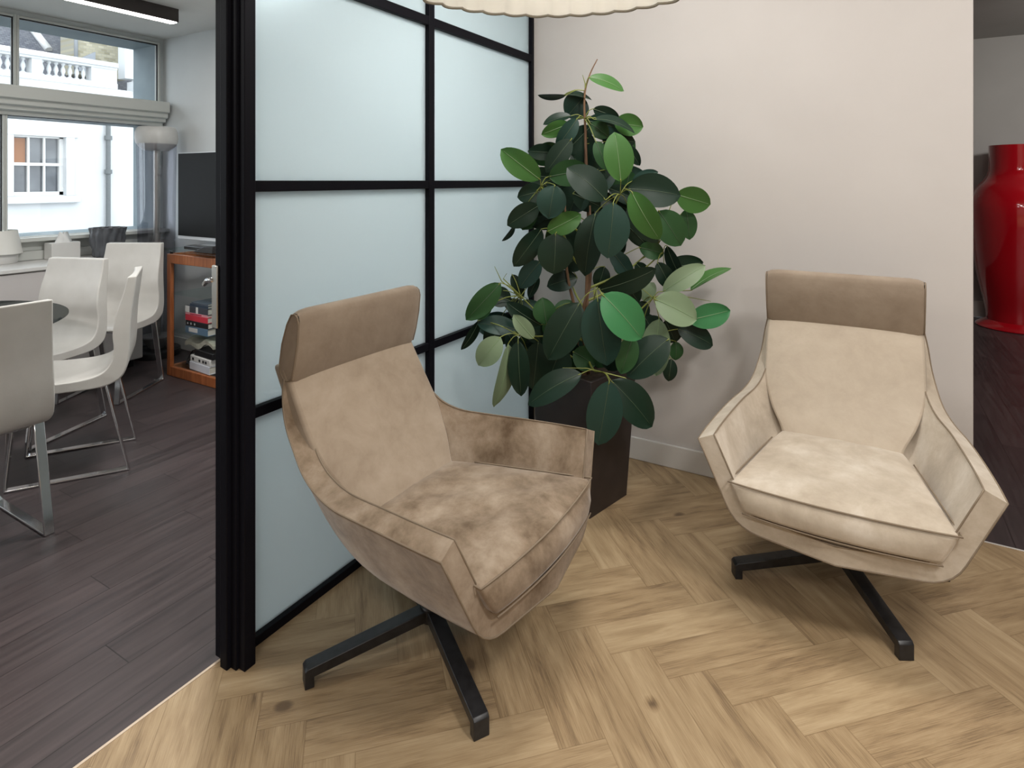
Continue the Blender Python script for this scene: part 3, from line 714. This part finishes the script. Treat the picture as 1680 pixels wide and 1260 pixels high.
# ------------------------------------------------------------ dining chairs and glass table
def make_chair():
    root = empty('dining_chair')
    front = [(.51, .468), (.47, .487), (.35, .480), (.22, .482), (.145, .500), (.105, .54), (.088, .61), (.093, .69), (.080, .78), (.050, .88), (.032, .965)]
    back = [(-.010, .968), (.0, .88), (.012, .78), (.018, .69), (.020, .60), (.030, .52), (.06, .465), (.13, .435), (.25, .43), (.40, .435), (.50, .448)]
    f3 = catmull([Vector((a, 0, c)) for a, c in front], 4); b3 = catmull([Vector((a, 0, c)) for a, c in back], 4)
    loop = f3+b3; P = []
    for q in range(15):
        t = -1+2*q/14; row = []
        for p in loop:
            h = max(0, (p.z-.48)/.49); w = lerp(.225, .20, h) if p.z > .5 else lerp(.225, .235, max(0, (p.x-.1)/.4))
            dish = .012*(1-t*t) if p in f3 else 0
            row.append(Vector((w*t, p.x-(dish if p.z > .55 else 0), p.z-(dish if p.z <= .55 else 0))))
        P.append(row)
    mb = MB(); V = mb.grid(P, close_v=True); nf = len(f3); nl = len(loop)
    for r, rev in ((V[0], False), (V[-1], True)):
        for i in range(nf-1):
            q = [r[i], r[i+1], r[nl-2-i], r[nl-1-i]]
            mb.bm.faces.new(q[::-1] if rev else q)
    mb.build('seat_shell', M['leather'], root, bevel=.008, seg=3)
    for s in (-1, 1):
        mb = MB(); x0, x1 = s*.20-.019, s*.20+.019; t = .009
        poly = [(.115, .44), (.02, 0), (.52, 0), (.475, .44), (.475-.01, .44), (.508, t), (.032, t), (.125, .44)]
        mb.prism(poly, 0, x0, x1); mb.build('sled_leg', M['chrome'], root, bevel=.003)
    MB().box((-.2, .13, .426), (.2, .16, .436)).build('cross_bar', M['chrome'], root); MB().box((-.2, .43, .430), (.2, .46, .440)).build('cross_bar', M['chrome'], root)
    return root
def place(o, x, y, fx, fy, label, sc=1):
    o.location = (x, y, 0); o.rotation_euler = (0, 0, math.atan2(fy, fx)-PI/2); o.scale = (1, 1, sc)
    tag(o, label, 'chair', 'white leather dining chairs')
ch = make_chair(); chs = [ch]+[copy_tree(ch) for _ in range(3)]
place(chs[0], -2.855, .965, -1, .0, 'white leather chair seen from behind at the left edge of the photo')
place(chs[1], -3.35, 1.76, -.53, -.85, 'white leather chair in side view with its thin chrome sled legs in the open')
place(chs[2], -4.24, 1.88, .35, -.94, 'white leather chair facing out just behind the round glass table top')
place(chs[3], -4.60, 2.405, .5, -.87, 'white leather chair nearest the smoked floor lamp and the window corner', 1.03)
tb = empty('dining_table', (-4.01, 1.02, 0)); tag(tb, 'round smoked glass dining table between the white chairs', 'table')
mb = MB(); mb.lathe([(0, .727), (.637, .727), (.643, .731), (.643, .738), (.637, .742), (0, .742)], 96, cap=False); mb.build('tabletop', M['tableglass'], tb, smooth_angle=30)
mb = MB(); mb.lathe([(0, 0), (.30, 0), (.30, .012), (.06, .03), (.045, .06), (.045, .70), (.12, .715), (.12, .727), (0, .727)], 48, cap=False); mb.build('pedestal', M['chrome'], tb, smooth_angle=35)

# ------------------------------------------------------------ sideboard and the things on it
sb = empty('sideboard', (-5.09, 1.05, 0)); tag(sb, 'long low pale lacquered sideboard under the window', 'sideboard')
mb = MB(); mb.box((-.22, -1.6, .06), (.20, 1.55, .835)); mb.build('carcass', M['sideb'], sb, bevel=.002)
mb = MB(); mb.box((-.22, -1.62, .835), (.235, 1.57, .86)); mb.build('top', M['white'], sb, bevel=.003)
mb = MB(); mb.box((-.2, -1.55, 0), (.17, 1.5, .06)); mb.build('plinth', M['blackpl'], sb)
for k in range(6):
    y0 = -1.6+k*.525; d = MB().box((.20, y0+.006, .07), (.219, y0+.519, .825)).build('door', M['sideb'], sb, bevel=.002)
v = W(177, 420, z=.862)
mb = MB(); N = 44
def rib(a, z):
    return .045*math.sin(a*13+z*26)+.045*math.sin(a*13-z*26)
mb.lathe([(0, 0), (.085, 0), (.095, .01), (.098, .03), (.103, .06), (.107, .09), (.110, .12), (.114, .15), (.117, .18), (.118, .205), (.119, .225), (.113, .225), (.107, .16), (.09, .05), (0, .03)], 168, wave=rib, cap=False)
o = mb.build('ribbed_vase', flat('dark grey ribbed ceramic', (.085, .09, .10), .3), smooth_angle=60); o.location = (v.x, v.y, .8605)
tag(o, 'dark grey ribbed vase on the sideboard in front of the window', 'vase')
v = W(106, 424, z=.862); tbx = empty('tissue_box', (v.x-.02, v.y, .8605), .0); tag(tbx, 'white tissue box with a tissue pulled up on the sideboard', 'box')
MB().box((-.06, -.10, 0), (.06, .09, .125)).build('box', M['white'], tbx, bevel=.004)
mb = MB(); P = []
for i in range(7):
    h = i/6; P.append([Vector((.035*(1-h*.6)*math.cos(a)*(1+.4*math.sin(3*a+h*3)), .05*(1-h*.5)*math.sin(a)*(1+.35*math.sin(4*a)), .124+.07*h+.012*math.sin(5*a)*h)) for a in [2*PI*k/18 for k in range(18)]])
mb.grid(P, close_v=True); mb.build('tissue', flat('soft white tissue', (.75, .75, .74), .9), tbx)
v = W(-2, 432, z=.862); tl = empty('table_lamp', (v.x, v.y, .8605)); tag(tl, 'small white table lamp on the sideboard at the left edge', 'lamp')
mb = MB(); mb.lathe([(.135, .07), (.105, .235), (.102, .235), (.132, .07)], 48, cap=False); mb.build('lamp_shade', flat('white lamp shade', (.72, .71, .67), .8), tl, smooth_angle=40)
mb = MB(); mb.lathe([(0, 0), (.10, 0), (.108, .012), (.108, .066), (.014, .074), (.014, .1), (.014, .2), (0, .2)], 32, cap=False); mb.build('lamp_base', M['white'], tl, smooth_angle=40)

# ------------------------------------------------------------ smoked cylinder floor lamp
v = W(257, 582, z=0)
fl = empty('floor_lamp', (v.x, v.y, 0)); tag(fl, 'tall floor lamp with smoked clear cylinder and grey domed head in the window corner', 'lamp')
mb = MB(); mb.lathe([(0, 0), (.172, 0), (.176, .01), (.176, .05), (.17, .055), (0, .055)], 48, cap=False); mb.build('lamp_base', M['blackpl'], fl, smooth_angle=40)
mb = MB(); mb.lathe([(.128, .0551), (.134, .6), (.140, 1.2), (.148, 1.78), (.145, 1.78), (.137, 1.2), (.131, .6), (.125, .0551)], 56, cap=False); mb.build('cylinder', M['lampglass'], fl, smooth_angle=40)
mb = MB(); mb.lathe([(0, .055), (.03, .06), (.028, 1.0), (.024, 1.0), (.024, 1.70), (0, 1.70)], 24, cap=False); mb.build('stem', M['nickel'], fl, smooth_angle=40)
mb = MB(); mb.lathe([(.05, .058), (.08, .10), (.115, .155), (.113, .165), (0, .165)], 40, cap=False); mb.build('reflector', flat('grey metal disc', (.35, .35, .34), .4), fl, smooth_angle=40)
mb = MB(); mb.lathe([(0, 1.70), (.09, 1.70), (.11, 1.715), (.135, 1.735), (.153, 1.765), (.159, 1.80), (.156, 1.85), (.142, 1.885), (.13, 1.895), (0, 1.895)], 56, cap=False)
mb.build('lamp_head', mottled('brushed grey metal', (.50, .49, .47), (.56, .55, .53), 5, .35), fl, smooth_angle=50)

# ------------------------------------------------------------ television and its stand
st = empty('television_stand', (-3.87, 2.75, 0)); tag(st, 'reddish cherry wood television stand with glass shelves', 'stand')
x0, x1, y0, y1 = -.62, .62, -.185, .21; pw = .045
def fr(lo, hi, nm): return MB().box(lo, hi).build(nm, M['cherry'], st, bevel=.004)
for (yy0, yy1) in ((y0, y0+.03), (y1-.03, y1)):
    for xx in (x0, x0+.66, x1-pw): fr((xx, yy0, 0), (xx+pw, yy1, .905), 'post')
    fr((x0+pw, yy0, .835), (x0+.66, yy1, .905), 'rail'); fr((x0+.66+pw, yy0, .835), (x1-pw, yy1, .905), 'rail')
    fr((x0+pw, yy0, .0), (x0+.66, yy1, .070), 'rail'); fr((x0+.66+pw, yy0, .0), (x1-pw, yy1, .070), 'rail')
for xx in (x0, x1-.03): fr((xx, y0+.03, .835), (xx+.03, y1-.03, .905), 'rail'); fr((xx, y0+.03, 0), (xx+.03, y1-.03, .07), 'rail')
for z in (.066, .325, .605): MB().box((x0+.02, y0+.012, z), (x1-.02, y1-.012, z+.008)).build('glass_shelf', M['shelfglass'], st)
MB().box((x0-.06, y0-.05, .93), (x1+.06, y1+.01, .94)).build('glass_top', M['shelfglass'], st, bevel=.002)
for xx in (x0+.03, x0+.68, x1-.03):
    for yy in (y0+.02, y1-.02): mb = MB(); mb.lathe([(.012, .905), (.012, .93)], 16); mb.lathe; o = mb.build('spacer', M['blackpl'], st); o.location = (xx, yy, 0)
tv = empty('television', (-4.18, 2.79, .941)); tag(tv, 'black flat screen television with a thin silver frame on the wooden stand', 'television')
MB().box((-.545, 0, .045), (.545, .035, .73)).build('casing', M['silver'], tv, bevel=.004)
MB().box((-.538, -.004, .073), (.538, .0, .724)).build('screen', M['tvblack'], tv)
MB().box((-.25, -.04, 0), (.25, .10, .012)).build('stand_foot', M['silver'], tv, bevel=.004)
MB().box((-.06, .02, .012), (.06, .05, .046)).build('stand_neck', M['silver'], tv)
o = MB().box((-.17, -.045, 0), (.17, .045, .028)).build('media_player', M['blackpl'], bevel=.006); o.location = (-4.19, 2.66, .9405); tag(o, 'slim black media box in front of the television', 'media box')
rc = MB(); rc.prism([(-.12, 0), (.12, 0), (.12, .05), (.02, .045), (-.10, .006)], 1, -.03, .03); o = rc.build('telephone', M['blackpl'], bevel=.004); o.location = (-4.02, 2.575, .9405); tag(o, 'black wedge shaped device at the front of the glass top', 'device')

def book(name, x, z, w, h, d, mat, label, y=2.60, rz=0, cat='book', page=True, group='books stacked on the television stand'):
    e = empty(name, (x, y, z), rz)
    tag(e, label, cat, group)
    mb = MB(); t = min(.0035, h*.15)
    mb.box((0, 0, 0), (w, d, t)); mb.box((0, 0, h-t), (w, d, h)); mb.box((0, 0, t), (w, t, h-t))
    mb.build('cover', mat, e, bevel=.001)
    MB().box((.004, t, t), (w-.004, d-.003, h-t)).build('pages', flat('paper pages', (.6, .58, .52), .9), e)
    return e
def col(n, c, r=.35): return flat(n, c, r)
zz = .3335; bx = W(304, 540, y=2.60).x
stack = [(.052, .27, col('slate blue cover', (.10, .17, .25)), 'slate blue book with a white label at the bottom of the upper stack'),
         (.040, .27, col('black cover', (.012, .013, .016)), 'black book with pale dots under the red book'),
         (.042, .27, col('red cover', (.60, .035, .06)), 'bright red book in the middle of the upper stack'),
         (.016, .27, col('pink cover', (.70, .30, .34)), 'thin pink and white book lying on the red book'),
         (.046, .27, col('black and white cover', (.05, .055, .07)), 'thick black and white book near the top of the stack'),
         (.020, .22, col('dark navy cover', (.03, .05, .08)), 'thin dark navy book second from the top of the upper stack'),
         (.014, .20, col('grey cover', (.08, .10, .13)), 'thinnest dark grey book on top of the upper stack')]
for i, (h_, w_, m_, lb) in enumerate(stack):
    off = [.0, .005, 0, 0, .002, .055, .075][i]
    b_ = book('book', bx+off, zz, w_, h_, .20, m_, lb); 
    sp = MB()
    if i == 0: sp.box((.045, -.0012, .012), (.15, 0, .042)); sp.build('spine_label', M['white'], b_)
    if i == 1:
        for q in (.02, .06, .105): MB().box((q, -.0012, .012), (q+.012, 0, .026)).build('spine_label', flat('grey spine marks', (.5, .5, .5), .5), b_)
    if i == 4:
        sp.box((-.0012, -.0014, .0), (.05, 0, .046)); sp.build('spine_label', M['white'], b_); MB().box((.13, -.0014, 0), (.155, 0, .046)).build('spine_label', M['white'], b_)
    if i == 3: sp.box((.06, -.0012, .004), (.2, 0, .012)); sp.build('spine_label', flat('crimson spine band', (.45, .02, .06), .4), b_)
    zz += h_+.0004
# lower shelf
z2 = .0745; bx2 = W(311, 600, y=2.60).x
book('book', bx2, z2, .27, .055, .2, col('white cover', (.66, .68, .74)), 'thick white book at the bottom of the stand', rz=-.08)
o = empty('router', (bx2, 2.605, z2+.056), -.08); tag(o, 'white network box with dark ports above the thick white book', 'router')
MB().box((0, 0, 0), (.27, .19, .045)).build('case', M['white'], o, bevel=.004)
for q in (.03, .12, .17, .205): MB().box((q, -.0015, .012), (q+.022, .0, .03)).build('port', M['blackpl'], o)
o = MB().box((0, 0, 0), (.25, .19, .045)).build('set_top_box', M['blackpl'], bevel=.005); o.location = (bx2+.04, 2.61, z2+.102); o.rotation_euler = (0, 0, -.08); tag(o, 'flat black box lying on the white network box', 'set-top box')
mb = MB(); P = []
for i in range(13):
    row = []
    for j in range(9):
        s, t = i/12, j/8
        row.append(Vector((.0+.34*s, .17*t, .135-.05*abs(math.sin(3.1*s+1))*(1-t)+.012*math.sin(9*s+5*t))))
    P.append(row)
P2 = [[p+Vector((0, 0, -.03+.01*math.sin(7*i))) for p in r] for i, r in enumerate(P)]
A = mb.grid(P); B_ = mb.grid(P2)
for a, b2 in ((A[0], B_[0]), (A[-1], B_[-1]), ([r[0] for r in A], [r[0] for r in B_]), ([r[-1] for r in A], [r[-1] for r in B_])):
    for q in range(len(a)-1): mb.bm.faces.new([a[q], a[q+1], b2[q+1], b2[q]])
o = mb.build('paper_pile', mottled('crumpled cream paper', (.36, .34, .27), (.52, .50, .42), 20, .9)); o.location = (bx2-.09, 2.62, z2+.09); tag(o, 'crumpled cream papers piled on the black box under the shelf', 'paper')
mb = MB()
mb.tube(catmull([Vector(p) for p in [(-.10, 0, .008), (-.06, .02, .05), (-.02, .0, .02), (.0, .02, .09), (-.07, .03, .10), (-.09, .0, .03), (-.03, -.005, .01)]], 6), .006, 8)
o = mb.build('cable', M['blackpl']); o.location = (bx2-.005, 2.64, z2); tag(o, 'black cable coiled beside the white books on the bottom shelf', 'cable')

# ------------------------------------------------------------ linear lamp on the meeting room ceiling
la = empty('linear_ceiling_light', (-4.35, 1.3, 2.60)); tag(la, 'long black linear ceiling light with a glowing underside', 'lamp')
MB().box((-.04, -1.25, .004), (.04, 1.25, .10)).build('housing', mottled('dark bronze housing', (.03, .022, .02), (.04, .03, .027), 10, .4), la, bevel=.002)
MB().box((-.032, -1.24, -.002), (.032, 1.24, .006)).build('diffuser', emitter('glowing diffuser', (1, .95, .88), 10), la)

# ------------------------------------------------------------ the houses across the street
XF = -14.5
ext = empty('building', (XF, 5, 0)); tag(ext, 'white stucco house across the street with sash window and balustrade', 'building')
stucco = mottled('white stucco', (.55, .56, .56), (.60, .61, .61), 1.5, .9)
def ybox(mb, a, b, d0=-.3, d1=0, c=None):
    """a,b opposite pixel corners on the facade plane; d0..d1 depth behind/in front"""
    p, q = W(*a, x=XF), W(*b, x=XF)
    lo = Vector((d0, min(p.y, q.y)-5, min(p.z, q.z))); hi = Vector((d1, max(p.y, q.y)-5, max(p.z, q.z)))
    mb.box(lo, hi); return lo, hi
wt = W(21.4, 221, x=XF); wb_ = W(107, 316, x=XF); wy0, wy1, wz1, wz0 = wt.y-5, wb_.y-5, wt.z, 1.15
ztop = 3.50; mb = MB()
for lo, hi in (((-.4, -9, -3), (0, 12, wz0)), ((-.4, -9, wz1), (0, 12, ztop)), ((-.4, -9, wz0), (0, wy0, wz1)), ((-.4, wy1, wz0), (0, 12, wz1))): mb.box(lo, hi)
mb.box((-.35, -9, 3.30), (.10, 12, 3.40)); mb.build('facade', stucco, ext)
mb = MB(); a = .10
mb.box((0, wy0-a*2.2, wz1), (.05, wy1+a*2.2, wz1+.2)); mb.box((0, wy0-a*1.6, wz0-.02), (.05, wy0, wz1)); mb.box((0, wy1, wz0-.02), (.05, wy1+a*1.6, wz1)); mb.box((0, wy0-a*2.4, wz0-.16), (.13, wy1+a*2.4, wz0-.02))
mb.build('window_surround', stucco, ext, bevel=.01)
wf = M['white']; mid = (wz0+wz1)/2+.03
sash = empty('sash_window', (-.12, 0, 0)); sash.parent = ext
def sbx(lo, hi, nm='glazing_bar', m=None): return MB().box(lo, hi).build(nm, m or wf, sash)
sbx((-.05, wy0, wz0), (.03, wy0+.03, wz1)); sbx((-.05, wy1-.07, wz0), (.03, wy1, wz1)); sbx((-.05, wy0, wz0), (.03, wy1, wz0+.07)); sbx((-.05, wy0, wz1-.03), (.03, wy1, wz1)); sbx((-.05, wy0, mid-.03), (.04, wy1, mid+.03))
for k in (1, 2):
    yy = lerp(wy0+.02, wy1-.06, k/3); sbx((-.04, yy-.018, wz0), (.02, yy+.018, wz1))
sbx((-.06, wy0, wz0), (-.052, wy1, wz1), 'pane', mottled('dark house window glass', (.06, .065, .075), (.16, .17, .18), 1.6, .12))
sbx((-.051, wy0+.03, mid+.03), (-.045, lerp(wy0, wy1, .29), wz1-.05), 'curtain', flat('orange brown blind', (.30, .13, .06), .8))
# drainpipe
p0 = W(175, 300, x=XF); mb = MB(); mb.tube([(.07, p0.y-5, -2), (.07, p0.y-5, 2.95)], .045, 12)
for z in (2.93, 2.35, 1.6, .2): mb.tube([(.07, p0.y-5, z), (.07, p0.y-5, z+.09)], .075, 12)
mb.build('drainpipe', flat('grey iron pipe', (.12, .13, .13), .5), ext, smooth_angle=40)
# cornice and balustrade
pr0 = W(28, 100, x=XF).y-5; pr1 = W(150, 100, x=XF).y-5; pr2 = W(192, 110, x=XF).y-5
mb = MB(); mb.box((-.30, -9, 3.98), (.06, pr2, 4.08)); mb.box((-.26, -9, 3.93), (.02, pr2, 3.98)); mb.box((-.26, -9, 3.5), (.03, pr2, 3.62)); mb.box((-.24, pr1, 3.62), (0, pr2, 3.93)); mb.build('balustrade_rail', stucco, ext)
bal = MB(); bal.lathe([(.055, 0), (.055, .03), (.028, .05), (.034, .09), (.054, .14), (.046, .19), (.027, .24), (.024, .26), (.046, .28), (.046, .31)], 14)
bo = bal.build('baluster', stucco, ext, smooth_angle=50); bo.scale = (.85, .85, 1); y = pr1-.10; k = 0; bo.location = (-.13, y, 3.62)
while k < 26:
    k += 1; y -= .128
    if k % 9 == 7:
        mb = MB(); mb.box((-.24, y-.09, 3.62), (0, y+.09, 3.93)); mb.build('balustrade_pier', stucco, ext); y -= .06; continue
    c = bo.copy(); C.objects.link(c); c.parent = ext; c.location = (-.13, y, 3.62)
# far right house wing (white) and cornice brackets
mb = MB(); q0 = W(197, 150, x=XF).y-5; mb.box((-.2, q0+.25, 3.5), (.12, 12, 3.72)); mb.box((-.2, q0+.35, 3.72), (.05, 12, 3.80)); mb.box((-.4, W(209, 90, x=XF).y-5, 3.8), (-.1, 12, 7)); mb.build('wing', stucco, ext)
# roof and chimney behind
rf = empty('slate_roof', (XF-3, 4, 3.5)); tag(rf, 'dark slate roof behind the white balustrade', 'roof')
mb = MB(); ya = -9; yb = W(124, 80, x=XF-1.2).y-4+1.5
mb.prism([(2.0, -.2), (-1.2, 3.4), (-1.6, 3.4), (1.6, -.2)], 1, ya, yb); mb.build('slates', brickmat('slate courses', (.10, .105, .125), (.16, .165, .18), (.05, .05, .06), 5), rf)
mb = MB(); 
def on_roof(u, v):
    x = XF-1.5
    for _ in range(40):
        p = W(u, v, x=x); x = lerp(x, XF-1-(p.z-3.3)*.889, .5)
    return W(u, v, x=x+.05)-rf.location
mb.tube([on_roof(52, 46), on_roof(80, 82)], .085, 8); mb.build('lead_hip', M['white'], rf)
c0, c1 = W(127, 70, x=XF-1.0), W(208, 60, x=XF-1.0)
cm = empty('chimney_stack', (XF-1.4, (c0.y+c1.y)/2, 3.5)); tag(cm, 'broad yellow brick chimney stack beyond the balustrade', 'chimney'); hw = (c1.y-c0.y)/2
MB().box((-.4, -hw, .40), (.4, hw, 2.6)).build('brick_stack', brickmat('yellow stock brick', (.30, .27, .18), (.50, .46, .34), (.36, .34, .28), 4), cm)
mb = MB(); mb.prism([(-hw, .45), (-hw, .72), (-hw*.35, .95), (-hw*.35, .75), (hw*.3, .45)], 0, .40, .46); mb.build('lead_flashing', flat('lead flashing', (.33, .35, .38), .6), cm)
mb = MB(); mb.tube([(.45, -hw-.05, .3), (.45, -hw-.05, 2.0)], .04, 10); mb.build('soil_pipe', flat('grey soil pipe', (.25, .26, .27), .5), cm)
o = MB().box((-34, -30, -3.2), (-5.8, 30, -3.0)).build('ground', flat('street asphalt', (.14, .14, .145), .9)); struct(o, 'street below the window')
